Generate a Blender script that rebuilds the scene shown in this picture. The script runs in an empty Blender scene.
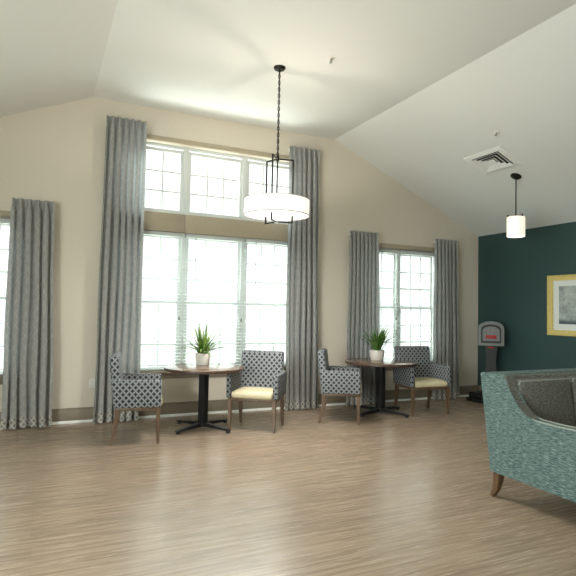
import bpy, bmesh, math, random
from mathutils import Vector, Matrix
random.seed(7)
S = bpy.context.scene
COL = S.collection

# ------------------------------------------------------------------ camera
CAM = Vector((0.0, -7.3097, 1.4978))
yaw, pitch, roll = (math.radians(a) for a in (25.068, 2.3397, 1.1481))
FW = Vector((math.sin(yaw)*math.cos(pitch), math.cos(yaw)*math.cos(pitch), math.sin(pitch)))
RT = Vector((math.cos(yaw), -math.sin(yaw), 0)); UP = RT.cross(FW)
R2 = math.cos(roll)*RT + math.sin(roll)*UP; U2 = -math.sin(roll)*RT + math.cos(roll)*UP
cd = bpy.data.cameras.new('camera'); cam = bpy.data.objects.new('camera', cd); COL.objects.link(cam)
m = Matrix.Identity(4)
for i in range(3):
    m[i][0] = R2[i]; m[i][1] = U2[i]; m[i][2] = -FW[i]; m[i][3] = CAM[i]
cam.matrix_world = m
cd.sensor_width = 36; cd.lens = 527.83*36/576; cd.clip_start = 0.05
S.camera = cam

# ------------------------------------------------------------------ world, lights, exposure
w = bpy.data.worlds.new('overcast_sky'); S.world = w; w.use_nodes = True
bg = w.node_tree.nodes['Background']
bg.inputs['Color'].default_value = (0.93, 1.0, 0.98, 1); bg.inputs['Strength'].default_value = 1.15
S.view_settings.view_transform = 'Standard'; S.view_settings.look = 'None'
S.view_settings.exposure = 1.05; S.view_settings.gamma = 1; S.view_settings.use_curve_mapping = False
S.cycles.use_denoising = True
S.cycles.sample_clamp_indirect = 6
def area(name, loc, direction, sx, sy, power, color=(1, 1, 1), portal=False):
    l = bpy.data.lights.new(name, 'AREA'); l.shape = 'RECTANGLE'; l.size = sx; l.size_y = sy
    l.energy = power; l.color = color
    if portal: l.cycles.is_portal = True
    o = bpy.data.objects.new(name, l); COL.objects.link(o); o.location = loc
    o.rotation_euler = Vector(direction).to_track_quat('-Z', 'Y').to_euler()
    return o
area('portal_left', (-1.0, .19, 1.58), (0, -1, 0), 1.6, 1.9, 1, portal=True)
area('portal_tall', (2.23, .19, 2.2), (0, -1, 0), 2.65, 3.15, 1, portal=True)
area('portal_right', (5.46, .19, 1.58), (0, -1, 0), 1.6, 1.9, 1, portal=True)
area('high_daylight', (2.4, 2.6, 5.6), (0, -.75, -1), 9, 3, 900, (.97, 1, .98))
area('ground_bounce_daylight', (2.4, 1.7, .05), (0, -.55, 1), 9, 2.2, 290, (1, 1, .95))
area('side_window_daylight', (-2.75, -6.3, 1.7), (1, 0, -.05), 3.4, 1.9, 190, (.96, 1.0, .98))
area('rear_fill_light', (1.2, -8.6, 3.9), (0, .25, -1), 2.4, 1.2, 14, (1.0, .97, .92))  # added fill lamp, unseen behind the camera; no ceiling fixture here

# ------------------------------------------------------------------ materials
def mat(name, color=(.5, .5, .5), rough=.6, metal=0, emit=None, estr=0, spec=.5):
    mt = bpy.data.materials.new(name); mt.use_nodes = True
    b = mt.node_tree.nodes['Principled BSDF']
    b.inputs['Base Color'].default_value = (*color, 1); b.inputs['Roughness'].default_value = rough
    b.inputs['Metallic'].default_value = metal; b.inputs['Specular IOR Level'].default_value = spec
    if emit: b.inputs['Emission Color'].default_value = (*emit, 1); b.inputs['Emission Strength'].default_value = estr
    return mt
class NT:
    """small expression builder over a material's node tree"""
    def __init__(s, mt): s.t = mt.node_tree; s.n = s.t.nodes; s.b = s.n['Principled BSDF']
    def node(s, kind, **kw):
        x = s.n.new(kind)
        for k, v in kw.items(): setattr(x, k, v)
        return x
    def link(s, a, b): s.t.links.new(a, b)
    def m(s, op, a, b=None, c=None):
        x = s.n.new('ShaderNodeMath'); x.operation = op
        for i, v in enumerate((a, b, c)):
            if v is None: continue
            if isinstance(v, (int, float)): x.inputs[i].default_value = v
            else: s.link(v, x.inputs[i])
        return x.outputs[0]
    def mix(s, f, a, b):
        x = s.n.new('ShaderNodeMix'); x.data_type = 'RGBA'
        for i, v in ((0, f), (6, a), (7, b)):
            if isinstance(v, (int, float)): x.inputs[i].default_value = v
            elif isinstance(v, tuple): x.inputs[i].default_value = (*v, 1)
            else: s.link(v, x.inputs[i])
        return x.outputs[2]
    def coords(s, which, scale=(1, 1, 1), rot=(0, 0, 0)):
        c = s.n.new('ShaderNodeTexCoord'); p = s.n.new('ShaderNodeMapping')
        p.inputs['Scale'].default_value = scale; p.inputs['Rotation'].default_value = rot
        s.link(c.outputs[which], p.inputs[0]); return p.outputs[0]
    def xyz(s, v):
        x = s.n.new('ShaderNodeSeparateXYZ'); s.link(v, x.inputs[0]); return x.outputs
    def noise(s, v, scale=5, detail=2, rough=.5):
        x = s.n.new('ShaderNodeTexNoise'); x.inputs['Scale'].default_value = scale
        x.inputs['Detail'].default_value = detail; x.inputs['Roughness'].default_value = rough
        s.link(v, x.inputs['Vector']); return x.outputs[0]
    def step(s, v, lo, hi):
        x = s.n.new('ShaderNodeMapRange'); x.interpolation_type = 'SMOOTHSTEP'
        s.link(v, x.inputs[0]); x.inputs[1].default_value = lo; x.inputs[2].default_value = hi; return x.outputs[0]
    def bump(s, h, strength=.2, dist=.01):
        x = s.n.new('ShaderNodeBump'); x.inputs['Strength'].default_value = strength; x.inputs['Distance'].default_value = dist
        s.link(h, x.inputs['Height']); s.link(x.outputs[0], s.b.inputs['Normal'])
    def color(s, c): s.link(c, s.b.inputs['Base Color'])

def mottled(name, c1, c2, rough, scale, bump=.05, which='Object', sc=(1, 1, 1), **kw):
    mt = mat(name, c1, rough, **kw); t = NT(mt); n = t.noise(t.coords(which, sc), scale, 4)
    t.color(t.mix(t.step(n, .3, .7), c1, c2))
    if bump: t.bump(n, bump)
    return mt
M = {}
M['wall'] = mottled('beige_wallcovering', (.66, .605, .51), (.69, .635, .535), .75, 60, .04)
M['ceiling'] = mottled('ceiling_paint', (.77, .79, .765), (.79, .81, .785), .9, 90, .05)
M['green'] = mottled('deep_green_paint', (.020, .055, .055), (.024, .062, .061), .65, 70, .06)
M['taupe'] = mottled('taupe_painted_trim', (.235, .20, .15), (.26, .22, .165), .45, 30, .02)
M['band'] = mottled('beige_panel_paint', (.40, .345, .25), (.43, .37, .27), .6, 40, .02)
M['white'] = mat('white_painted_trim', (.82, .83, .80), .4)
M['vinyl'] = mat('white_window_vinyl', (.66, .70, .69), .4)
M['black'] = mat('black_powder_coat', (.008, .009, .010), .5)
M['bronze'] = mat('dark_bronze_metal', (.03, .027, .024), .35, .8)
M['nickel'] = mat('brushed_nickel', (.45, .45, .44), .3, 1)
M['pot'] = mottled('off_white_ceramic', (.78, .74, .68), (.70, .66, .60), .45, 30, .03)
M['soil'] = mottled('potting_soil', (.03, .02, .013), (.06, .04, .025), .95, 80, .3)
M['cream'] = mottled('cream_vinyl_seat', (.66, .58, .38), (.70, .62, .42), .42, 25, .02)
M['plastic'] = mat('white_plastic', (.78, .76, .70), .4)
M['slot'] = mat('dark_slot', (.02, .02, .02), .6)
M['grey_metal'] = mottled('grey_painted_metal', (.13, .14, .14), (.17, .18, .175), .45, 25, .02)
M['red'] = mat('red_display_label', (.36, .012, .015), .5)
M['gold'] = mottled('gilded_frame', (.62, .48, .14), (.70, .56, .20), .42, 30, .05, metal=.25)
M['matboard'] = mottled('white_mat_board', (.72, .76, .74), (.76, .80, .78), .8, 60, 0)
M['ground'] = mottled('pale_concrete', (.74, .75, .70), (.80, .80, .76), .9, 3, 0)

def wood(name, c1, c2, rough=.4, sc=(30, 30, 4)):
    mt = mat(name, c1, rough); t = NT(mt); n = t.noise(t.coords('Object', sc), 1.5, 5, .6)
    t.color(t.mix(t.step(n, .35, .65), c1, c2)); return mt
M['leg_wood'] = wood('walnut_stained_leg_wood', (.095, .056, .032), (.15, .092, .055))
M['dark_leg'] = wood('dark_walnut_leg_wood', (.075, .04, .02), (.12, .068, .034), .35)
M['laminate'] = wood('walnut_laminate_top', (.145, .085, .055), (.22, .14, .095), .16, (2.0, 24, 10))
M['laminate'].node_tree.nodes['Principled BSDF'].inputs['Specular IOR Level'].default_value = .9
M['edge'] = wood('dark_laminate_edge', (.06, .032, .022), (.09, .05, .034), .35)

# floor: long vinyl planks along x with pale streaks
mt = mat('wood_look_vinyl_planks', rough=.36); M['floor'] = mt; t = NT(mt)
br = t.node('ShaderNodeTexBrick'); t.link(t.coords('Object'), br.inputs['Vector'])
for k, v in (('Scale', 1), ('Mortar Size', .0012), ('Brick Width', 1.22), ('Row Height', .152), ('Bias', 0), ('Mortar Smooth', .2)): br.inputs[k].default_value = v
br.offset = .37; br.inputs['Color1'].default_value = (0, 0, 0, 1); br.inputs['Color2'].default_value = (1, 1, 1, 1); br.inputs['Mortar'].default_value = (.4, .4, .4, 1)
pl = t.xyz(br.outputs['Color'])[0]
n1 = t.noise(t.coords('Object', (.9, 17, 1)), 1.7, 6, .62)
n2 = t.noise(t.coords('Object', (1.7, 52, 1)), 2.0, 4, .6)
n3 = t.noise(t.coords('Object', (.5, 1.2, 1)), 1.5, 2, .5)
base = t.mix(t.step(n1, .32, .68), (.25, .178, .12), (.39, .30, .215))
base = t.mix(t.m('MULTIPLY', t.step(n2, .48, .75), .5), base, (.44, .365, .285))
base = t.mix(t.m('MULTIPLY', pl, .22), base, (.17, .125, .09))
base = t.mix(t.m('MULTIPLY', br.outputs['Fac'], .35), base, (.09, .06, .04))
t.color(base); t.link(t.m('ADD', t.m('MULTIPLY', n2, .12), .20), t.b.inputs['Roughness']); t.bump(n2, .06, .004)

def lattice(t, uv, p):
    """distance to two interleaved point lattices: interlocking-circle trellis"""
    x, y, z = t.xyz(uv); u = t.m('DIVIDE', x, p); v = t.m('DIVIDE', y, p)
    def d(o):
        a = t.m('SUBTRACT', t.m('FRACT', t.m('ADD', u, o)), .5); b = t.m('SUBTRACT', t.m('FRACT', t.m('ADD', v, o)), .5)
        return t.m('SQRT', t.m('ADD', t.m('MULTIPLY', a, a), t.m('MULTIPLY', b, b)))
    return d(0), d(.5)
mt = mat('circle_trellis_upholstery', rough=.75); M['trellis'] = mt; t = NT(mt)
d1, d2 = lattice(t, t.coords('UV'), .072)
def ring(d, r, wd): return t.m('SUBTRACT', 1, t.step(t.m('ABSOLUTE', t.m('SUBTRACT', d, r)), wd*.5, wd))
white = t.m('MAXIMUM', ring(d1, .41, .06), ring(d2, .41, .06))
dark = t.m('SUBTRACT', 1, t.step(t.m('MINIMUM', d1, d2), .17, .22))
c = t.mix(dark, (.085, .095, .11), (.013, .016, .024)); c = t.mix(white, c, (.30, .315, .32)); t.color(c)
t.bump(t.noise(t.coords('UV'), 900, 2), .1, .002)

def curtain_mat(name, c1, c2, period, width, trans):
    mt = mat(name, c1, .85, spec=.2); t = NT(mt)
    x, y, z = t.xyz(t.coords('UV')); a = t.m('DIVIDE', x, period); b = t.m('DIVIDE', y, period*1.35)
    # ogee lattice: wavy verticals crossing
    s1 = t.m('MULTIPLY', t.m('SINE', t.m('MULTIPLY', b, 6.2832)), .25)
    e1 = t.m('ABSOLUTE', t.m('SUBTRACT', t.m('FRACT', t.m('ADD', a, s1)), .5))
    e2 = t.m('ABSOLUTE', t.m('SUBTRACT', t.m('FRACT', t.m('ADD', t.m('SUBTRACT', a, s1), .5)), .5))
    ln = t.m('SUBTRACT', 1, t.step(t.m('MINIMUM', e1, e2), width*.5, width))
    wv = t.noise(t.coords('UV', (220, 30, 1)), 1, 2)
    col = t.mix(ln, c1, c2); col = t.mix(t.m('MULTIPLY', wv, .25), col, (c1[0]*.6, c1[1]*.6, c1[2]*.6))
    t.color(col)
    tr = t.node('ShaderNodeBsdfTranslucent'); tc = t.mix(.35, col, (.52, .64, .68)); t.link(tc, tr.inputs[0])
    mx = t.node('ShaderNodeMixShader'); mx.inputs[0].default_value = trans
    t.link(t.b.outputs[0], mx.inputs[1]); t.link(tr.outputs[0], mx.inputs[2])
    t.link(mx.outputs[0], t.n['Material Output'].inputs[0]); return mt
M['curtain'] = curtain_mat('grey_ogee_drapery', (.37, .37, .36), (.44, .44, .43), .10, .09, .22)
M['hem'] = curtain_mat('cream_lattice_border', (.26, .255, .24), (.60, .58, .52), .055, .22, .12)

def tweed(name, c1, c2, c3, sc):
    mt = mat(name, c1, .85, spec=.2); t = NT(mt)
    a = t.noise(t.coords('UV', sc), 1, 3, .6); b = t.noise(t.coords('UV', (sc[0]*.4, sc[1]*1.6, 1)), 1.3, 2, .6)
    c = t.mix(t.step(a, .40, .60), c1, c2); c = t.mix(t.m('MULTIPLY', t.step(b, .52, .66), .8), c, c3); t.color(c)
    t.bump(a, .35, .004); return mt
M['teal'] = tweed('teal_tweed', (.042, .074, .072), (.10, .16, .15), (.33, .40, .38), (30, 170, 1))
M['taupe_tweed'] = tweed('grey_taupe_tweed', (.075, .078, .07), (.15, .15, .135), (.27, .27, .25), (45, 140, 1))
M['piping'] = tweed('pale_piping_fabric', (.24, .27, .24), (.34, .37, .33), (.42, .44, .4), (90, 90, 1))

def glass_mat():
    mt = mat('window_glass'); t = NT(mt); tr = t.node('ShaderNodeBsdfTransparent'); tr.inputs[0].default_value = (.96, .98, .97, 1)
    g = t.node('ShaderNodeBsdfGlossy'); g.inputs['Roughness'].default_value = .02
    mx = t.node('ShaderNodeMixShader'); mx.inputs[0].default_value = .05
    t.link(tr.outputs[0], mx.inputs[1]); t.link(g.outputs[0], mx.inputs[2]); t.link(mx.outputs[0], t.n['Material Output'].inputs[0]); return mt
M['glass'] = glass_mat()
def slat_mat():
    mt = mat('white_blind_slat', (.58, .62, .60), .5); t = NT(mt); tr = t.node('ShaderNodeBsdfTranslucent'); tr.inputs[0].default_value = (.85, .92, .88, 1)
    mx = t.node('ShaderNodeMixShader'); mx.inputs[0].default_value = .06
    t.link(t.b.outputs[0], mx.inputs[1]); t.link(tr.outputs[0], mx.inputs[2]); t.link(mx.outputs[0], t.n['Material Output'].inputs[0]); return mt
M['slat'] = slat_mat()
M['shade'] = mat('lit_white_fabric_shade', (.85, .82, .78), .7, emit=(1, .95, .88), estr=.38)
M['diffuser'] = mat('lit_acrylic_diffuser', (.9, .88, .84), .4, emit=(1, .96, .9), estr=.55)
M['shade_trim'] = mat('grey_shade_trim', (.42, .40, .39), .6)
M['lit_glass'] = mat('lit_opal_glass', (.85, .82, .75), .25, emit=(1, .88, .70), estr=.36)
M['lit_bulb'] = mat('lit_opal_glass_bottom', (.9, .88, .85), .25, emit=(.95, .97, 1), estr=.9)
def leaf_mat(name, c1, c2):
    mt = mat(name, c1, .4); t = NT(mt); n = t.noise(t.coords('Object', (14, 14, 14)), 1, 2); t.color(t.mix(t.step(n, .35, .65), c1, c2)); return mt
M['leaf'] = leaf_mat('green_blade_leaf', (.06, .17, .03), (.25, .36, .08))
M['leaf_dark'] = leaf_mat('deep_green_blade_leaf', (.03, .11, .022), (.13, .28, .045))
def art_mat():
    mt = mat('misty_grey_print', rough=.6); t = NT(mt); x, y, z = t.xyz(t.coords('UV'))
    n = t.noise(t.coords('UV', (16, 5, 1)), 1, 6, .65); n2 = t.noise(t.coords('UV', (5, 4, 1)), 1, 4, .6)
    c = t.mix(t.step(n2, .3, .7), (.26, .30, .29), (.48, .52, .50)); c = t.mix(t.m('MULTIPLY', t.step(n, .5, .7), .6), c, (.055, .07, .075))
    foot = t.m('MULTIPLY', t.m('SUBTRACT', 1, t.step(y, .04, .16)), .85); c = t.mix(foot, c, (.03, .045, .07)); t.color(c); return mt
M['art'] = art_mat()

# ------------------------------------------------------------------ mesh helpers
def BM(): return bmesh.new()
def box(bm, x0, y0, z0, x1, y1, z1, bevel=0, seg=2, mtx=None):
    r = bmesh.ops.create_cube(bm, size=1); vs = r['verts']
    for v in vs:
        v.co = Vector(((x0+x1)/2+v.co.x*(x1-x0), (y0+y1)/2+v.co.y*(y1-y0), (z0+z1)/2+v.co.z*(z1-z0)))
    if bevel:
        es = list({e for v in vs for e in v.link_edges})
        rb = bmesh.ops.bevel(bm, geom=es, offset=bevel, segments=seg, affect='EDGES', profile=.5)
        vs = list({v for f in rb['faces'] for v in f.verts})
    if mtx is not None:
        bmesh.ops.transform(bm, matrix=mtx, verts=vs)
    return vs
def cyl(bm, p0, p1, r0, r1=None, n=16, caps=True):
    r1 = r0 if r1 is None else r1; p0, p1 = Vector(p0), Vector(p1); d = p1-p0
    mtx = Matrix.Translation((p0+p1)/2) @ d.to_track_quat('Z', 'Y').to_matrix().to_4x4()
    return bmesh.ops.create_cone(bm, cap_ends=caps, segments=n, radius1=r0, radius2=r1, depth=d.length, matrix=mtx)['verts']
def lathe(bm, prof, n=40, c=(0, 0), close=False):
    rings = []
    for r, z in prof:
        rings.append([bm.verts.new((c[0]+r*math.cos(2*math.pi*k/n), c[1]+r*math.sin(2*math.pi*k/n), z)) for k in range(n)] if r > 1e-6 else [bm.verts.new((c[0], c[1], z))])
    pairs = list(zip(rings, rings[1:])) + ([(rings[-1], rings[0])] if close else [])
    for a, b in pairs:
        for k in range(n):
            k2 = (k+1) % n
            if len(a) == 1 and len(b) == 1: continue
            if len(a) == 1: bm.faces.new((a[0], b[k2], b[k]))
            elif len(b) == 1: bm.faces.new((a[k], a[k2], b[0]))
            else: bm.faces.new((a[k], a[k2], b[k2], b[k]))
def prism(bm, pts, lo, hi, axes='xz'):
    """polygon pts extruded along the remaining axis"""
    def P(a, b, c):
        return {'xz': (a, c, b), 'yz': (c, a, b), 'xy': (a, b, c)}[axes]
    A = [bm.verts.new(P(a, b, lo)) for a, b in pts]; B = [bm.verts.new(P(a, b, hi)) for a, b in pts]
    bm.faces.new(A); bm.faces.new(B[::-1]); n = len(pts)
    for i in range(n): bm.faces.new((A[i], B[i], B[(i+1) % n], A[(i+1) % n]))
    return A+B
def tube(bm, pts, r, n=8, closed=False):
    pts = [Vector(p) for p in pts]; rings = []
    for i, p in enumerate(pts):
        a = pts[i-1] if (i > 0 or closed) else p; b = pts[(i+1) % len(pts)] if (i < len(pts)-1 or closed) else p
        d = (b-a).normalized(); u = d.orthogonal().normalized()
        if abs(d.z) < .99: u = d.cross(Vector((0, 0, 1))).normalized()
        else: u = Vector((1, 0, 0))
        v = d.cross(u)
        rings.append([bm.verts.new(p + r*(math.cos(2*math.pi*k/n)*u + math.sin(2*math.pi*k/n)*v)) for k in range(n)])
    pr = list(zip(rings, rings[1:])) + ([(rings[-1], rings[0])] if closed else [])
    for a, b in pr:
        for k in range(n): bm.faces.new((a[k], a[(k+1) % n], b[(k+1) % n], b[k]))
    if not closed: bm.faces.new(rings[0][::-1]); bm.faces.new(rings[-1])
def boxuv(bm):
    uv = bm.loops.layers.uv.verify()
    bm.normal_update()
    for f in bm.faces:
        n = f.normal; ax = max(range(3), key=lambda i: abs(n[i]))
        for l in f.loops:
            c = l.vert.co; l[uv].uv = ((c.y, c.z) if ax == 0 else (c.x, c.z) if ax == 1 else (c.x, c.y))
def obj(name, bm, m, parent=None, smooth=40, uv=False, loc=None):
    bmesh.ops.recalc_face_normals(bm, faces=bm.faces[:]) if smooth is not None else None
    if uv: boxuv(bm)
    me = bpy.data.meshes.new(name); bm.to_mesh(me); bm.free()
    if smooth:
        me.polygons.foreach_set('use_smooth', [True]*len(me.polygons))
        try: me.set_sharp_from_angle(angle=math.radians(smooth))
        except Exception: pass
    o = bpy.data.objects.new(name, me); COL.objects.link(o)
    me.materials.append(M[m])
    if parent: o.parent = parent
    if loc: o.location = loc
    return o
def tag(o, label, cat, group=None):
    o['label'] = label; o['category'] = cat
    if group: o['group'] = group
    return o
def thing(name, label, cat, loc=(0, 0, 0), rz=0, group=None):
    o = bpy.data.objects.new(name, None); COL.objects.link(o); o.location = loc; o.rotation_euler = (0, 0, rz)
    o.empty_display_size = .1
    return tag(o, label, cat, group)
def struct(o):
    o['kind'] = 'structure'; return o
def dup(root, loc, rz, label):
    r = root.copy(); COL.objects.link(r); r.location = loc; r.rotation_euler = (0, 0, rz); r['label'] = label
    for ch in list(root.children):
        c = ch.copy(); COL.objects.link(c); c.parent = r
        for g in list(ch.children):
            d = g.copy(); COL.objects.link(d); d.parent = c
    return r

# ------------------------------------------------------------------ room shell
XL, XR, XA, XB, ZT, ZR, YF = -2.57, 7.283, .532, 4.183, 4.2456, 2.916, -11.0
SL = (ZT-ZR)/(XR-XB); SLA = math.atan(SL)
def ceil_z(x): return ZT if XA <= x <= XB else (ZT-SL*(x-XB) if x > XB else ZT-SL*(XA-x))
WT = .20
W1 = (-1.86, -.17, .62, 2.56); W2 = (.90, 3.56, .62, 3.78); W3 = (4.62, 6.35, .62, 2.56)
bm = BM(); box(bm, XL-.3, YF-.3, -.2, XR+.3, WT, 0); struct(obj('floor', bm, 'floor', smooth=0))
bm = BM()
cols = sorted({XL-.2, XR+.2, XA, XB, *W1[:2], *W2[:2], *W3[:2]})
for a, b in zip(cols, cols[1:]):
    h = None
    for W in (W1, W2, W3):
        if a >= W[0]-1e-6 and b <= W[1]+1e-6: h = W
    rng = [(0, 0, ceil_z(a), ceil_z(b))] if not h else [(0, 0, h[2], h[2]), (h[3], h[3], ceil_z(a), ceil_z(b))]
    for z0a, z0b, z1a, z1b in rng:
        prism(bm, [(a, z0a), (b, z0b), (b, z1b), (a, z1a)], 0, WT)
bmesh.ops.remove_doubles(bm, verts=bm.verts[:], dist=1e-5)
seen = {}
for f in list(bm.faces):
    k = frozenset(f.verts)
    seen.setdefault(k, []).append(f)
bmesh.ops.delete(bm, geom=[f for g in seen.values() if len(g) > 1 for f in g], context='FACES')
struct(obj('wall_back', bm, 'wall', smooth=0))
bm = BM(); box(bm, XR, YF, 0, XR+.2, 0, ZR+.05); struct(obj('wall_right', bm, 'green', smooth=0))
bm = BM()   # left wall with a wide window opening outside the frame
for q in ((YF, 0, -8.2, ZR+.05), (-4.4, 0, 0, ZR+.05), (-8.2, 0, -4.4, .6), (-8.2, 2.6, -4.4, ZR+.05)): box(bm, XL-.2, q[0], q[1], XL, q[2], q[3])
struct(obj('wall_left', bm, 'wall', smooth=0))
bm = BM(); prism(bm, [(XL-.2, 0), (XR+.2, 0), (XR+.2, ceil_z(XR)), (XB, ZT), (XA, ZT), (XL-.2, ceil_z(XL))], YF-.2, YF)
struct(obj('wall_front', bm, 'wall', smooth=0))
bm = BM(); zl = ceil_z(XL-.2); zr = ceil_z(XR+.2)
prism(bm, [(XL-.2, zl), (XA, ZT), (XB, ZT), (XR+.2, zr), (XR+.2, zr+.15), (XB, ZT+.15), (XA, ZT+.15), (XL-.2, zl+.15)], YF-.2, WT)
struct(obj('ceiling', bm, 'ceiling', smooth=0))
bm = BM(); box(bm, -25, WT+.02, -.25, 35, 40, -.15); struct(obj('ground', bm, 'ground', smooth=0))
bm = BM(); box(bm, XL, -.016, .03, XR, 0, .185, .004); box(bm, XL, -.02, .165, XR, 0, .19, .004); struct(obj('baseboard_back', bm, 'taupe'))
bm = BM(); prism(bm, [(-.03, 0), (-.030, .012), (-.020, .028), (0, .034), (0, 0)], XL, XR, 'yz'); struct(obj('trim_1', bm, 'white'))
bm = BM(); box(bm, XR-.016, YF, 0, XR, -.02, .185, .004); struct(obj('baseboard_right', bm, 'taupe'))
bm = BM(); box(bm, XL, YF, 0, XL+.016, -.02, .185, .004); struct(obj('baseboard_left', bm, 'taupe'))

# ------------------------------------------------------------------ windows
def fx(x, y): return x*(1+y/7.31)
def fz(z, y): return 1.498+(z-1.498)*(1+y/7.31)
def rect_frame(bm, x0, z0, x1, z1, t, y0, y1, b=.004):
    box(bm, x0, y0, z0, x0+t, y1, z1, b); box(bm, x1-t, y0, z0, x1, y1, z1, b)
    box(bm, x0+t, y0, z0, x1-t, y1, z0+t, b); box(bm, x0+t, y0, z1-t, x1-t, y1, z1, b)
def grid(bm, x0, z0, x1, z1, nx, nz, y0, y1, t=.024):
    for i in range(1, nx):
        x = x0+(x1-x0)*i/nx; box(bm, x-t/2, y0, z0, x+t/2, y1, z1)
    for j in range(1, nz):
        z = z0+(z1-z0)*j/nz; box(bm, x0, y0+.001, z-t/2, x1, y1-.001, z+t/2)
def window(name, W, mull, zlow_top, upper=None):
    r = bpy.data.objects.new(name, None); COL.objects.link(r); struct(r)
    x0, x1, z0, z1 = W
    bm = BM(); rect_frame(bm, x0, z0, x1, z1, .035, .06, .16); obj('frame', bm, 'vinyl', r)
    edges = [x0+.02] + [fx(x, .1) for x in mull] + [x1-.02]
    for x in edges[1:-1]:
        bm = BM(); box(bm, x-.035, .065, z0+.02, x+.035, .155, z1-.02, .004); obj('mullion', bm, 'vinyl', r)
    zt = fz(zlow_top, .1)
    for a, b in zip(edges, edges[1:]):
        a2, b2 = a+.03, b-.03
        zm = fz(1.577, .1)
        for (s0, s1, y0) in ((z0+.03, zm+.02, .085), (zm-.02, zt, .105)):
            bm = BM(); rect_frame(bm, a2, s0, b2, s1, .05, y0, y0+.03); s = obj('sash', bm, 'vinyl', r)
            bm = BM(); grid(bm, a2+.05, s0+.05, b2-.05, s1-.05, 3, 3, y0+.004, y0+.026, .030); obj('muntin_grid', bm, 'vinyl', s)
            bm = BM(); box(bm, a2+.045, y0+.013, s0+.045, b2-.045, y0+.017, s1-.045); obj('pane', bm, 'glass', s, smooth=0)
        if upper:
            u0, u1 = fz(upper[0], .1), fz(upper[1], .1)
            bm = BM(); rect_frame(bm, a2, u0, b2, u1, .05, .09, .13); s = obj('sash', bm, 'vinyl', r)
            bm = BM(); grid(bm, a2+.05, u0+.03, b2-.05, u1-.05, 3, 3, .10, .12); obj('muntin_grid', bm, 'vinyl', s)
            bm = BM(); box(bm, a2+.045, .108, u0+.045, b2-.045, .112, u1-.045); obj('pane', bm, 'glass', s, smooth=0)
    # sill, apron
    bm = BM(); box(bm, x0-.06, -.055, z0-.03, x1+.06, .06, z0+.004, .008); obj('sill', bm, 'taupe', r)
    bm = BM(); box(bm, x0-.03, -.02, z0-.10, x1+.03, -.001, z0-.028, .004); obj('apron', bm, 'taupe', r)
    # casing above
    bm = BM(); box(bm, x0-.09, -.04, z1+.005, x1+.09, -.001, z1+.075, .006); obj('head_casing', bm, 'band', r)
    for sx in (x0-.08, x1):
        bm = BM(); box(bm, sx, -.022, z0-.03, sx+.08, -.001, z1+.005, .004); obj('side_casing', bm, 'band', r)
    if upper:
        bm = BM(); xm = fx(1.80, -.03)
        for a, b in ((x0+.001, xm-.002), (xm+.002, x1-.001)): box(bm, a, -.03, fz(2.547, -.03), b, .06, fz(2.806, -.03), .004)
        obj('transom_panel', bm, 'band', r)
        bm = BM(); box(bm, x0, .03, fz(2.53, .1), x1, .15, fz(2.84, .1)); obj('transom_beam', bm, 'vinyl', r)
    return edges
e1 = window('window_1', W1, (-1.0,), 2.50)
e2 = window('window_2', W2, (1.788, 2.669), 2.50, (2.80, 3.70))
e3 = window('window_3', W3, (5.455,), 2.50)
# plain side window outside the frame, on the left wall
r = bpy.data.objects.new('window_4', None); COL.objects.link(r); struct(r)
bm = BM()
for a in (-8.2, -6.95, -5.7, -4.48): box(bm, XL-.14, a, .6, XL-.06, a+.08, 2.6)
for z in (.6, 2.52): box(bm, XL-.14, -8.2, z, XL-.06, -4.4, z+.08)
obj('frame', bm, 'vinyl', r, smooth=0)
bm = BM(); box(bm, XL-.102, -8.15, .65, XL-.098, -4.45, 2.55); obj('pane', bm, 'glass', r, smooth=0)

# ------------------------------------------------------------------ blinds
def blind(x0, x1, ztop, zbot, label, wand=None, cord=None, group='white slatted window blinds'):
    b = thing('window_blind', label, 'blind', ((x0+x1)/2, .03, zbot), 0, group); hw = (x1-x0)/2; H = ztop-zbot
    bm = BM(); box(bm, -hw, -.028, H-.055, hw, .028, H, .004); obj('headrail', bm, 'slat', b)
    bm = BM(); n = int((H-.09)/.0455)
    rot = Matrix.Rotation(math.radians(11), 4, 'X')
    for i in range(n):
        box(bm, -hw+.004, -.024, -.001, hw-.004, .024, .001, mtx=Matrix.Translation((0, 0, .045+i*.0455)) @ rot)
    for lx in (-hw*.7, 0, hw*.7):
        for ly in (-.023, .023): box(bm, lx-.0012, ly-.001, .01, lx+.0012, ly+.001, H-.05)
    obj('slats', bm, 'slat', b, smooth=0)
    bm = BM(); box(bm, -hw+.003, -.025, .0, hw-.003, .025, .02, .004); obj('bottom_rail', bm, 'slat', b)
    if wand:
        bm = BM(); cyl(bm, (wand[0]-b.location.x, -.034, H-.05), (wand[0]-b.location.x, -.036, wand[1]-zbot), .005, n=8); obj('wand', bm, 'grey_metal', b)
    if cord:
        cx = cord[0]-b.location.x
        bm = BM(); cyl(bm, (cx, -.034, H-.04), (cx, -.036, cord[1]-zbot), .0018, n=6); c = obj('cord', bm, 'slat', b)
        bm = BM(); cyl(bm, (cx, -.036, cord[1]-zbot+.02), (cx, -.036, cord[1]-zbot-.03), .007, .012, 10); obj('tassel', bm, 'grey_metal', c)
    return b
ZB = .632
for (a, b), lab, wd, cd_ in zip(zip(e2, e2[1:]), ('white blind over the left third of the tall window', 'white blind over the middle third of the tall window, behind the nearer plant', 'white blind over the right third of the tall window, below the drum pendant'),
                               (None, (1.965, 1.885), (2.878, 1.835)), ((1.752, 1.35), (2.67, 1.335), None)):
    blind(a+(.02 if a == e2[0] else .006), b-(.02 if b == e2[-1] else .006), fz(2.535, .03), ZB, lab, wd, cd_)
for (a, b), lab, cd_ in zip(zip(e3, e3[1:]), ('white blind over the left half of the right-hand window, partly behind the curtain', 'white blind over the right half of the right-hand window'), ((5.44, 1.39), None)):
    blind(a+(.02 if a == e3[0] else .006), b-(.02 if b == e3[-1] else .006), 2.54, ZB, lab, None, cd_)
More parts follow.
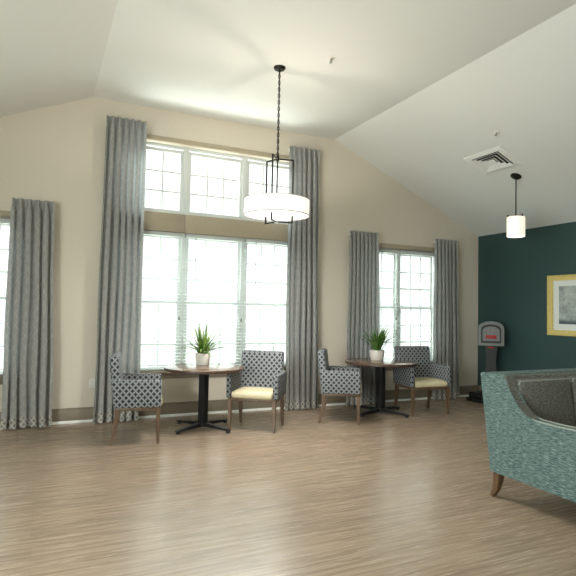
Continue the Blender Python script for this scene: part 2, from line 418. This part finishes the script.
for (a, b), lab in list(zip(zip(e1, e1[1:]), ('', 'white blind at the left edge of the photo')))[1:]:
    blind(a+.006, b-.02, 2.54, ZB, lab)

# ------------------------------------------------------------------ curtains
def curtain(label, top, bot, ztop, n, seed, hem_h=.14):
    """top, bot: (x left, x right); pinch pleated at the header"""
    rnd = random.Random(seed); xc = (top[0]+top[1])/2
    root = thing('curtain', label, 'curtain', (xc, -.10, 0), 0, 'grey patterned floor-length curtains')
    NU, zs = n*14, []
    z = .012
    zs = [.012, .05, .09, hem_h] + [hem_h+(ztop-.16-hem_h)*i/26 for i in range(1, 27)] + [ztop-.12, ztop-.10, ztop-.08, ztop-.04, ztop]
    ph = [rnd.uniform(-.35, .35) for _ in range(n+1)]; am = [rnd.uniform(.40, 1.35) for _ in range(n+1)]
    def pt(s, z):
        k = (z-.0)/(ztop); h = max(0, min(1, (z-(ztop-.16))/.08))
        xl = bot[0]+(top[0]-bot[0])*min(1, k)**.8; xr = bot[1]+(top[1]-bot[1])*min(1, k)**.8
        q = s*n; i = min(n-1, int(q)); f = q-i
        a_ = am[i]*(1-f)+am[i+1]*f; a_ = 1+(a_-1)*min(1, 1.25*(1-k)+.15); p_ = ph[i]*(1-f)+ph[i+1]*f
        th = 2*math.pi*q + p_*2.2*(1-h)*(1-k*.4)
        amp = (.036+.020*(1-k))*a_*(1-h)+.026*h
        c = math.cos(th); fold = math.copysign(abs(c)**(.75), c)
        fold = fold*(1-h)+h*(2.2*max(0, c)**2-.8); y = -.03 - amp*fold - .012*(1-k)*math.sin(q*1.3+seed) - .02*(1-k)
        x = xl+(xr-xl)*s + .22*(xr-xl)/n*math.sin(2*th)*(.5+.5*(1-h)) + .010*(1-k)*math.sin(3*k*3+q)
        return Vector((x-xc, y, z))
    arc = [0]
    for j in range(NU): arc.append(arc[-1]+(pt((j+1)/NU, 1.2)-pt(j/NU, 1.2)).length)
    def sheet(name, zlist, mname, extra=0):
        bm = BM(); uv = bm.loops.layers.uv.verify(); V = [[bm.verts.new(pt(j/NU, z)+Vector((0, -extra, 0))) for j in range(NU+1)] for z in zlist]
        for i in range(len(zlist)-1):
            for j in range(NU):
                f = bm.faces.new((V[i][j], V[i][j+1], V[i+1][j+1], V[i+1][j]))
                for l, (a, b) in zip(f.loops, ((i, j), (i, j+1), (i+1, j+1), (i+1, j))): l[uv].uv = (arc[b], zlist[a])
        return obj(name, bm, mname, root, smooth=70)
    sheet('drape', [z for z in zs if z >= hem_h and z <= ztop-.10], 'curtain')
    sheet('hem_border', [z for z in zs if z <= hem_h], 'hem')
    sheet('pleated_header', [z for z in zs if z >= ztop-.10], 'curtain')
    bm = BM(); box(bm, top[0]-xc+.01, .0, ztop-.06, top[1]-xc-.01, .02, ztop-.035, .004)
    for bx in (top[0]-xc+.06, top[1]-xc-.06): box(bm, bx-.008, .018, ztop-.055, bx+.008, .10, ztop-.04)
    obj('rod', bm, 'white', root); return root
curtain('short grey patterned curtain at the far left of the photo', (-.355, .115), (-.36, .19), 2.785, 5, 1)
curtain('tall grey curtain left of the tall window, behind the leftmost armchair', (.69, 1.20), (.645, 1.20), 3.985, 6, 2)
curtain('tall grey curtain right of the tall window, behind the drum pendant', (3.33, 3.845), (3.335, 3.90), 3.985, 6, 3)
curtain('short grey curtain behind the farther table, left of the right-hand window', (4.43, 4.95), (4.39, 5.0), 2.78, 7, 4)
curtain('short grey curtain nearest the green wall, right of the right-hand window', (6.16, 6.645), (6.14, 6.70), 2.78, 6, 5)

# ------------------------------------------------------------------ armchairs
CH = 'patterned armchairs at the two round tables'
def make_chair():
    t_ = thing('armchair', 'patterned armchair side-on at the left of the nearer table, in front of the tall curtain', 'armchair', group=CH)
    zr, za = .395, .695
    # back: leaning slab, from the rail to .93
    bm = BM(); vs = box(bm, -.055, -.30, 0, .055, .30, .545, .028, 3)
    bmesh.ops.transform(bm, matrix=Matrix.Translation((-.235, 0, zr)), verts=bm.verts[:])
    for v in bm.verts:
        v.co.x -= .13*(v.co.z-zr)
    obj('backrest', bm, 'trellis', t_, uv=True)
    for s in (-1, 1):
        bm = BM(); vs = box(bm, -.285, s*.315-.034, zr, .27, s*.315+.034, za, .018, 3)
        for v in bm.verts:   # arm top dips slightly to the front, front edge leans
            v.co.z -= max(0, v.co.z-.6)*.10*(v.co.x+.28)/.55
            if v.co.x < -.2: v.co.x -= .10*(v.co.z-zr)
        obj('arm', bm, 'trellis', t_, uv=True)
    # seat cushion with a crown
    bm = BM(); box(bm, -.20, -.278, zr, .285, .278, .475, .03, 3)
    bmesh.ops.subdivide_edges(bm, edges=[e for e in bm.edges if e.calc_length() > .2], cuts=5, use_grid_fill=True)
    for v in bm.verts:
        if v.co.z > .44: v.co.z += .022*max(0, 1-(v.co.y/.3)**2)*max(0, 1-((v.co.x-.04)/.28)**2)
    obj('seat_cushion', bm, 'cream', t_)
    bm = BM(); box(bm, -.275, -.325, zr-.035, .265, .325, zr-.0005, .005)
    obj('seat_rail', bm, 'leg_wood', t_)
    for sx, sy in ((1, 1), (1, -1), (-1, 1), (-1, -1)):
        bm = BM()
        x = .238 if sx > 0 else -.25; y = sy*.298
        secs = [(x, .024, zr-.004), (x, .023, .30), (x+(.0 if sx > 0 else -.02), .020, .15), (x+(.006 if sx > 0 else -.055), .016, 0)]
        rings = [[bm.verts.new((cx+a*h, y+b*h, z)) for a, b in ((-1, -1), (1, -1), (1, 1), (-1, 1))] for cx, h, z in secs]
        for A, B in zip(rings, rings[1:]):
            for k in range(4): bm.faces.new((A[k], A[(k+1) % 4], B[(k+1) % 4], B[k]))
        bm.faces.new(rings[0]); bm.faces.new(rings[-1][::-1])
        obj('leg', bm, 'leg_wood', t_, smooth=30)
    for c in t_.children:          # slimmer proportions
        for v in c.data.vertices: v.co.x *= .90; v.co.y *= .94; v.co.z *= 1.01
    return t_
ch = make_chair()
def chair_at(o, front_near, deg, sy):
    """put the foot at (front, side sy) on a floor point"""
    a = math.radians(deg); lx, ly = .246*.9, sy*.298*.94
    o.location = (front_near[0]-(lx*math.cos(a)-ly*math.sin(a)), front_near[1]-(lx*math.sin(a)+ly*math.cos(a)), 0); o.rotation_euler = (0, 0, a)
chair_at(ch, (1.225, -1.40), -11, -1)
c2 = dup(ch, (0, 0, 0), 0, 'patterned armchair with cream seat right of the nearer table, below the tall window'); chair_at(c2, (2.605, -1.41), -127, 1)
c3 = dup(ch, (0, 0, 0), 0, 'patterned armchair side-on at the left of the farther table, between the two tables'); chair_at(c3, (3.845, -1.35), -33, -1); c3.scale = (1.04, 1.04, 1)
c4 = dup(ch, (0, 0, 0), 0, 'patterned armchair with cream seat right of the farther table, by the right-hand window'); chair_at(c4, (5.49, -1.19), -97, 1); c4.scale = (1.05, 1.04, 1.02)

# ------------------------------------------------------------------ round tables
def make_table(r):
    t_ = thing('round_table', 'round brown cafe table on black cross base, nearer, below the tall window', 'table', group='round pedestal tables')
    bm = BM(); lathe(bm, [(0, .762), (r-.004, .762), (r-.001, .7605), (r-.001, .729), (r-.006, .725), (0, .725)], 64); obj('tabletop', bm, 'laminate', t_, smooth=30)
    bm = BM(); lathe(bm, [(r-.002, .759), (r+.002, .757), (r+.003, .743), (r+.002, .729), (r-.002, .727)], 64, close=True); obj('edge_band', bm, 'edge', t_)
    bm = BM(); box(bm, -.045, -.045, .05, .045, .045, .715, .006); box(bm, -.20, -.20, .712, .20, .20, .725, .003); obj('column', bm, 'black', t_)
    bm = BM(); box(bm, -.07, -.07, .035, .07, .07, .075, .01); obj('hub', bm, 'black', t_)
    for k in range(4):
        a = k*math.pi/2; bm = BM()
        prism(bm, [(.05, .03), (.05, .078), (.2, .066), (.42, .045), (.44, .038), (.44, .025)], -.024, .024, 'xz')
        bmesh.ops.rotate(bm, verts=bm.verts[:], matrix=Matrix.Rotation(a, 3, 'Z')); b = obj('base_arm', bm, 'black', t_, smooth=30)
        bm = BM(); cyl(bm, (.415*math.cos(a), .415*math.sin(a), 0), (.415*math.cos(a), .415*math.sin(a), .034), .026, .024, 16); obj('glide', bm, 'black', b)
    return t_
T1, T2 = (1.885, -.85), (4.61, -.77)
tb = make_table(.492); tb.location = (*T1, 0); tb.rotation_euler.z = math.radians(30)
tb2 = dup(tb, (*T2, 0), math.radians(20), 'round brown cafe table on black cross base, farther, between armchairs by the right-hand window')
for c in (tb2,): c.scale = (1.08, 1.08, 1)

# ------------------------------------------------------------------ potted plants
def plant(label, loc, pr, ph, h, spread, n, mname, seed):
    rnd = random.Random(seed); p = thing('potted_plant', label, 'plant', loc, 0, 'potted plants on the tables')
    bm = BM(); lathe(bm, [(0, 0), (pr*.80, 0), (pr*.86, .006), (pr*.97, ph*.6), (pr, ph-.008), (pr*.985, ph), (pr*.91, ph), (pr*.89, ph-.02), (0, ph-.02)], 40); obj('pot', bm, 'pot', p)
    bm = BM(); lathe(bm, [(0, ph-.008), (pr*.5, ph-.010), (pr*.90, ph-.016), (pr*.90, ph-.03), (0, ph-.03)], 24); obj('soil', bm, 'soil', p)
    bm = BM()
    for i in range(n):
        a = rnd.uniform(0, 2*math.pi); r0 = rnd.uniform(0, pr*.6); tilt = rnd.uniform(.03, 1.0)*spread
        L = h*rnd.uniform(.6, 1.08); wd = rnd.uniform(.009, .016); d = Vector((math.cos(a), math.sin(a), 0)); sd = Vector((-math.sin(a), math.cos(a), 0))
        q = Vector((r0*math.cos(a), r0*math.sin(a), ph-.014)); ang = tilt*rnd.uniform(.42, .62); prev = None; N = 7
        for k in range(N+1):
            f = k/N; ww = wd*(math.sin(math.pi*min(1, .18+.82*f))**.8)*(1 if f < .98 else .05)+.0008
            up = Vector((0, 0, 1))*math.sin(ang)-d*math.cos(ang)  # leaf-blade normal
            row = [bm.verts.new(q-sd*ww+up*-.0), bm.verts.new(q+(Vector((d.x*math.cos(ang), d.y*math.cos(ang), -math.sin(ang))))*ww*.35), bm.verts.new(q+sd*ww)]
            if prev:
                for c in range(2): bm.faces.new((prev[c], prev[c+1], row[c+1], row[c]))
            prev = row; q = q + (d*math.sin(ang)+Vector((0, 0, math.cos(ang))))*L/N; ang += tilt*rnd.uniform(.5, .75)/N
    fo = obj('foliage', bm, mname, p, smooth=80); return p
plant('leafy green plant in white pot on the nearer table', (1.93, -.62, .7625), .100, .150, .43, 1.9, 64, 'leaf', 11)
plant('leafy green plant in white pot on the farther table', (4.64, -.62, .7625), .112, .150, .42, 1.5, 62, 'leaf_dark', 5)

# ------------------------------------------------------------------ sofa (loveseat): rear left corner on the floor at (3.40, -4.03), facing -y
SW = 1.46
sofa = thing('loveseat', 'teal tweed loveseat at the right edge of the photo, seen from its arm side', 'sofa', (3.40, -4.03, 0))
prof = [(-.0, .20), (-.112, .985), (-.10, 1.0), (.155, 1.0), (.175, .96), (.19, .92), (.212, .862), (.255, .805), (.311, .755), (.36, .718), (.40, .697), (.46, .690), (.607, .687), (.86, .690), (.895, .675), (.905, .64), (.89, .20)]
def arm(x0, x1):
    bm = BM(); prism(bm, [(-d, z) for d, z in prof], x0, x1, 'yz')
    side = [f for f in bm.faces if len(f.verts) > 4]
    es = list({e for f in side for e in f.edges})
    bmesh.ops.bevel(bm, geom=es, offset=.012, segments=3, affect='EDGES')
    return obj('arm', bm, 'teal', sofa, uv=True, smooth=35)
for x0 in (0, SW-.10):
    a = arm(x0, x0+.10)
    curve = prof[3:11]
    bm = BM(); up = []
    for i, (d, z) in enumerate(curve):
        p0 = curve[max(0, i-1)]; p1 = curve[min(len(curve)-1, i+1)]; tx, tz = p1[0]-p0[0], p1[1]-p0[1]; L = math.hypot(tx, tz); nx, nz = -tz/L, tx/L
        if nx < 0 and nz < 0: nx, nz = -nx, -nz
        up.append((d+abs(nx)*.006, z+abs(nz)*.006))
    lo = [(d-.03, z-.02) for d, z in curve]
    prism(bm, [(-d, z) for d, z in up+lo[::-1]], x0+.004, x0+.098, 'yz')
    b = obj('arm_band', bm, 'taupe_tweed', a, uv=True); b['label'] = 'grey tweed band on the swooped arm front'
    bm = BM()
    for xx in (x0+.006, x0+.094): tube(bm, [(xx, -d-.004, z+.006) for d, z in prof[10:15]], .006)
    obj('piping', bm, 'piping', a)
    bm = BM(); prism(bm, [(-.10, .40), (-.10, .98), (-.15, .985), (-.18, .90), (-.205, .85), (-.25, .79), (-.31, .742), (-.40, .685), (-.88, .675), (-.88, .30), (-.10, .30)], *((x0+.098, x0+.106) if x0 == 0 else (x0-.006, x0+.002)), 'yz')
    o = obj('arm_inside', bm, 'taupe_tweed', a, uv=True, smooth=30); o['label'] = 'grey tweed inner face of the arm'
# back shell, inner back
bm = BM(); prism(bm, [(-.0, .20), (.112, .985), (.10, 1.0), (-.06, 1.0), (-.10, .90), (-.16, .20)], .09, SW-.09, 'yz'); obj('back', bm, 'teal', sofa, uv=True, smooth=35)
bm = BM(); prism(bm, [(-.055, .995), (-.12, .985), (-.135, .96), (-.22, .40), (-.14, .40)], .10, SW-.10, 'yz'); obj('inside_back', bm, 'taupe_tweed', sofa, uv=True, smooth=35)
bm = BM(); box(bm, .09, -.80, .20, SW-.09, -.02, .33, .015); obj('seat_base', bm, 'teal', sofa, uv=True)
cw = (SW-.20-.01)/2
for k in range(2):
    x0 = .10+k*(cw+.01)
    bm = BM(); box(bm, x0+.003, -.845, .33, x0+cw-.003, -.30, .475, .035, 3); obj('seat_cushion', bm, 'taupe_tweed', sofa, uv=True)
    bm = BM(); box(bm, x0+.003, -.075, 0, x0+cw-.003, .075, .49, .035, 3)
    for v in bm.verts: v.co.y = v.co.y-.20+.13*(v.co.z-.0)+.0; v.co.z += .475
    c = obj('back_cushion', bm, 'taupe_tweed', sofa, uv=True)
    bm = BM(); yb = lambda z: -.075-.20+.13*(z-.475)+.012
    pts = [(x0+.008, yb(.93), .93), (x0+.022, yb(.955), .955), (x0+cw-.022, yb(.957), .957), (x0+cw-.008, yb(.93), .93)]
    tube(bm, pts, .006); obj('piping', bm, 'piping', c)
for sx, sy in ((0, 0), (1, 0), (0, 1), (1, 1)):
    bm = BM(); x = .05+sx*(SW-.10); y = -.055 if sy == 0 else -.83; dy = .045 if sy == 0 else -.03
    secs = [(0, .034, .215), (.004, .030, .14), (.016, .024, .06), (dy/abs(dy)*abs(dy), .019, 0)]
    rings = []
    for o_, h, z in secs:
        oy = o_ if sy == 0 else -o_*.6 if o_ > 0 else o_
        ox = -o_*.5 if sx == 0 else o_*.5
        rings.append([bm.verts.new((x+ox+a*h, y+oy+b_*h, z)) for a, b_ in ((-1, -1), (1, -1), (1, 1), (-1, 1))])
    for A, B in zip(rings, rings[1:]):
        for k in range(4): bm.faces.new((A[k], A[(k+1) % 4], B[(k+1) % 4], B[k]))
    bm.faces.new(rings[0]); bm.faces.new(rings[-1][::-1])
    bmesh.ops.bevel(bm, geom=[e for e in bm.edges], offset=.004, segments=2, affect='EDGES')
    obj('leg', bm, 'dark_leg', sofa)

# ------------------------------------------------------------------ drum pendant
dp = thing('drum_pendant', 'large lit white drum pendant hanging on a chain before the tall window', 'pendant lamp', (2.365, -1.91, 2.545), 0, 'hanging ceiling lamps')
R, Hh = .368, .182; ZC = ZT-2.545
bm = BM(); lathe(bm, [(R, 0), (R, Hh), (R-.006, Hh), (R-.006, 0)], 72, close=True); obj('drum_shade', bm, 'shade', dp)
bm = BM()
for z in (0, Hh-.008): lathe(bm, [(R+.002, z), (R+.002, z+.008), (R-.008, z+.008), (R-.008, z)], 72, close=True)
obj('shade_ring', bm, 'shade_trim', dp)
bm = BM(); lathe(bm, [(0, .010), (R-.012, .010), (R-.012, .016), (0, .016)], 64); obj('diffuser', bm, 'diffuser', dp)
rv = Vector((math.cos(yaw), -math.sin(yaw), 0)); cv = Vector((-math.sin(yaw), -math.cos(yaw), 0))
ZTOP = 3.20-2.545
for deg in (-14, 106, 226):
    a = math.radians(deg); d = math.cos(a)*rv+math.sin(a)*cv
    q = d.to_track_quat('X', 'Z'); ang = math.atan2(d.y, d.x); mt_ = Matrix.Rotation(ang, 4, 'Z')
    bm = BM(); ra = .182
    for (x0, z0, x1, z1) in ((0.005, ZTOP-.016, ra+.009, ZTOP), (ra-.009, -.075, ra+.009, ZTOP), (.0, -.075, ra+.009, -.06)):
        box(bm, x0, -.008, z0, x1, .008, z1, .002, 1, mtx=mt_)
    obj('frame_arm', bm, 'bronze', dp)
bm = BM(); cyl(bm, (0, 0, -.078), (0, 0, -.055), .02, n=20); obj('finial', bm, 'nickel', dp)
bm = BM(); cyl(bm, (0, 0, .016), (0, 0, ZTOP+.02), .008, n=12); cyl(bm, (0, 0, ZTOP-.03), (0, 0, ZTOP+.025), .022, .016, 20); obj('stem', bm, 'bronze', dp)
bm = BM(); z = ZTOP+.02; k = 0
while z < ZC-.05:
    pts = []
    for i in range(14):
        a = 2*math.pi*i/14; u_, v_ = .011*math.cos(a), .024*math.sin(a)
        pts.append((u_, 0, z+.022+v_) if k % 2 == 0 else (0, u_, z+.022+v_))
    tube(bm, pts, .005, 6, closed=True); z += .0375; k += 1
cyl(bm, (.004, .004, ZTOP), (.004, .004, ZC-.03), .0028, n=6)
obj('chain', bm, 'bronze', dp)
bm = BM(); lathe(bm, [(0, ZC), (.068, ZC), (.068, ZC-.012), (.055, ZC-.028), (.016, ZC-.034), (.012, ZC-.055), (0, ZC-.055)], 40); obj('canopy', bm, 'bronze', dp)
def pointlight(name, loc, p, col, rad, parent):
    l = bpy.data.lights.new(name, 'POINT'); l.energy = p; l.color = col; l.shadow_soft_size = rad
    o = bpy.data.objects.new(name, l); COL.objects.link(o); o.parent = parent; o.location = loc
pointlight('bulb', (0.05, -.05, .09), 22, (1, .88, .72), .04, dp)
l_ = area('downlight', (0, 0, -.09), (0, 0, -1), .5, .5, 26, (1, .96, .90)); l_.parent = dp; l_.data.shape = 'DISK'

# ------------------------------------------------------------------ small pendant on the slope
px, py = 6.032, -1.959; pz = ceil_z(px)
sp = thing('small_pendant', 'small lit glass pendant hanging from the sloped ceiling before the green wall', 'pendant lamp', (px, py, 2.587), 0, 'hanging ceiling lamps')
h = pz-2.587; r = .122
bm = BM(); lathe(bm, [(r*.97, 0), (r, .01), (r, .272), (r*.96, .28), (.02, .28), (.02, .274), (r*.94, .27), (r*.94, .01)], 40, close=True); obj('glass_shade', bm, 'lit_glass', sp)
bm = BM(); lathe(bm, [(0, .012), (r*.93, .012), (r*.93, .02), (0, .02)], 32); obj('diffuser', bm, 'lit_bulb', sp)
bm = BM(); cyl(bm, (0, 0, .278), (0, 0, .297), .05, n=24)
for k in range(3):
    a = k*2.094+.5; cyl(bm, (.11*math.cos(a), .11*math.sin(a), .274), (.11*math.cos(a), .11*math.sin(a), .307), .012, n=10)
    box(bm, 0, -.006, .288, .118, .006, .296, mtx=Matrix.Rotation(a, 4, 'Z'))
obj('shade_holder', bm, 'bronze', sp)
bm = BM(); cyl(bm, (0, 0, .29), (0, 0, h-.01), .009, n=12); obj('rod', bm, 'bronze', sp)
bm = BM(); lathe(bm, [(0, .002), (.075, .002), (.075, -.010), (.06, -.024), (0, -.028)], 32)
bmesh.ops.transform(bm, matrix=Matrix.Translation((0, 0, h)) @ Matrix.Rotation(SLA, 4, 'Y'), verts=bm.verts[:]); obj('canopy', bm, 'bronze', sp)

# ------------------------------------------------------------------ air vent and sprinklers
vx, vy = 5.627, -1.915
vent = thing('air_vent', 'square white air vent with stepped louvers on the sloped ceiling', 'vent', (vx, vy, ceil_z(vx)-.002)); vent.rotation_euler = (0, SLA, 0)
A, B = .228, .335
def ringq(bm, a0, b0, z0, a1, b1, z1, th=.004):
    P0 = [(-a0, -b0), (a0, -b0), (a0, b0), (-a0, b0)]; P1 = [(-a1, -b1), (a1, -b1), (a1, b1), (-a1, b1)]
    V = [[bm.verts.new((x, y, z)) for x, y in P] for P, z in ((P0, z0), (P1, z1), (P1, z1+th), (P0, z0+th))]
    for i in range(4):
        C, D = V[i], V[(i+1) % 4]
        for k in range(4): bm.faces.new((C[k], C[(k+1) % 4], D[(k+1) % 4], D[k]))
bm = BM(); ringq(bm, A, B, -.010, A*.74, B*.74, -.022, .012); obj('flange', bm, 'white', vent, smooth=0)
bm = BM(); box(bm, -A*.76, -B*.76, -.004, A*.76, B*.76, -.001); obj('backing', bm, 'slot', vent, smooth=0)
for f in (.70, .52, .34):
    bm = BM(); ringq(bm, A*f, B*f, -.032, A*(f-.13), B*(f-.13), -.010, .003); obj('louver', bm, 'white', vent, smooth=0)
bm = BM(); box(bm, -A*.17, -B*.17, -.03, A*.17, B*.17, -.012); obj('center_plate', bm, 'white', vent, smooth=0)
def sprinkler(loc, rot, label):
    s = thing('fire_sprinkler', label, 'sprinkler', loc, 0, 'fire sprinklers'); s.rotation_euler = rot
    bm = BM(); lathe(bm, [(0, 0), (.034, 0), (.034, -.006), (.024, -.012), (0, -.012)], 24); obj('escutcheon', bm, 'plastic', s)
    bm = BM(); cyl(bm, (0, 0, -.01), (0, 0, -.035), .009, n=12); cyl(bm, (0, 0, -.05), (0, 0, -.053), .017, n=16)
    for q in (-.011, .011): cyl(bm, (q, 0, -.03), (q*.6, 0, -.051), .0025, n=6)
    obj('sprinkler_head', bm, 'nickel', s)
sprinkler((2.77, -2.374, ZT), (0, 0, 0), 'small fire sprinkler on the flat ceiling right of the drum pendant canopy')
sprinkler((5.191, -2.406, ceil_z(5.191)), (0, SLA, 0), 'small fire sprinkler on the sloped ceiling above the air vent')

# ------------------------------------------------------------------ framed picture on the green wall
PZ0, PZ1, PY0, PY1 = 1.18, 2.115, -1.487, -2.75
pic = thing('framed_picture', 'gold framed misty print on the green wall', 'picture', (XR-.002, (PY0+PY1)/2, PZ0)); hw = (PY0-PY1)/2; H = PZ1-PZ0
bm = BM()
for q in ((-hw, 0, -hw+.10, H), (hw-.10, 0, hw, H)): box(bm, -.035, q[0], q[1], 0, q[2], q[3], .006)
for q in ((0, .085), (H-.085, H)): box(bm, -.034, -hw+.05, q[0], -.001, hw-.05, q[1], .006)
obj('frame', bm, 'gold', pic)
bm = BM(); box(bm, -.014, -hw+.09, .075, -.004, hw-.09, H-.075); obj('mat_board', bm, 'matboard', pic, smooth=0)
bm = BM(); uv = bm.loops.layers.uv.verify(); mg = .20
box(bm, -.017, -hw+mg, .18, -.0139, hw-mg, H-.17)
for f in bm.faces:
    for l in f.loops: l[uv].uv = ((hw-l.vert.co.y)/(2*hw), (l.vert.co.z-.18)/(H-.35))
obj('print', bm, 'art', pic, smooth=0)

# ------------------------------------------------------------------ weighing kiosk in the corner
kx, ky = 6.985, -.60
ks = thing('pedestal_scale', 'grey arch-topped machine on a black pedestal in the corner by the green wall', 'scale', (kx, ky, 0))
bm = BM(); box(bm, -.29, -.27, 0, .27, .27, .06, .01); box(bm, -.27, -.25, .06, .25, .25, .15, .03, 3); obj('base', bm, 'black', ks)
az = math.atan2(-.69, -.72); mr = Matrix.Rotation(az, 4, 'Z')    # local +x = facing
bm = BM(); prism(bm, [(-.10, .14), (.10, .14), (.075, .72), (.10, .94), (-.10, .94), (-.075, .72)], -.06, .06, 'yz'); bmesh.ops.transform(bm, matrix=mr, verts=bm.verts[:]); obj('column', bm, 'black', ks, smooth=30)
def arch(w_, z0, z1, n=14):
    pts = [(-w_, z0), (w_, z0)]; zs_ = z1-w_*.62
    for i in range(n+1):
        a = math.pi*i/n; pts.append((w_*math.cos(a), zs_+w_*.62*math.sin(a)**.8))
    return pts
bm = BM(); prism(bm, arch(.205, .955, 1.365), -.09, .10, 'yz'); bmesh.ops.transform(bm, matrix=mr, verts=bm.verts[:])
hd = obj('head', bm, 'grey_metal', ks, smooth=35)
bm = BM(); prism(bm, arch(.16, 1.0, 1.315), .098, .106, 'yz'); bmesh.ops.transform(bm, matrix=mr, verts=bm.verts[:]); obj('face_recess', bm, 'slot', hd, smooth=35)
bm = BM(); prism(bm, arch(.135, 1.035, 1.28), .104, .112, 'yz'); bmesh.ops.transform(bm, matrix=mr, verts=bm.verts[:]); obj('face_plate', bm, 'grey_metal', hd, smooth=35)
bm = BM(); box(bm, .110, -.085, 1.075, .118, .085, 1.135, .003, mtx=mr); o = obj('display', bm, 'red', hd); o['label'] = 'red rectangular display'
bm = BM(); box(bm, .095, -.05, .915, .108, .04, .94, .003, mtx=mr); obj('button', bm, 'red', hd)

# ------------------------------------------------------------------ outlet
ot = thing('wall_outlet', 'white electrical outlet on the beige wall left of the tall curtain', 'outlet', (.642, -.001, .493))
bm = BM(); box(bm, -.036, -.007, -.058, .036, 0, .058, .003); obj('cover_plate', bm, 'plastic', ot)
for z in (-.022, .022):
    bm = BM(); box(bm, -.017, -.0095, z-.014, .017, -.006, z+.014, .002); s = obj('receptacle', bm, 'plastic', ot)
    bm = BM()
    for x in (-.007, .005): box(bm, x, -.0102, z-.004, x+.002, -.0092, z+.006)
    obj('slots', bm, 'slot', s, smooth=0)
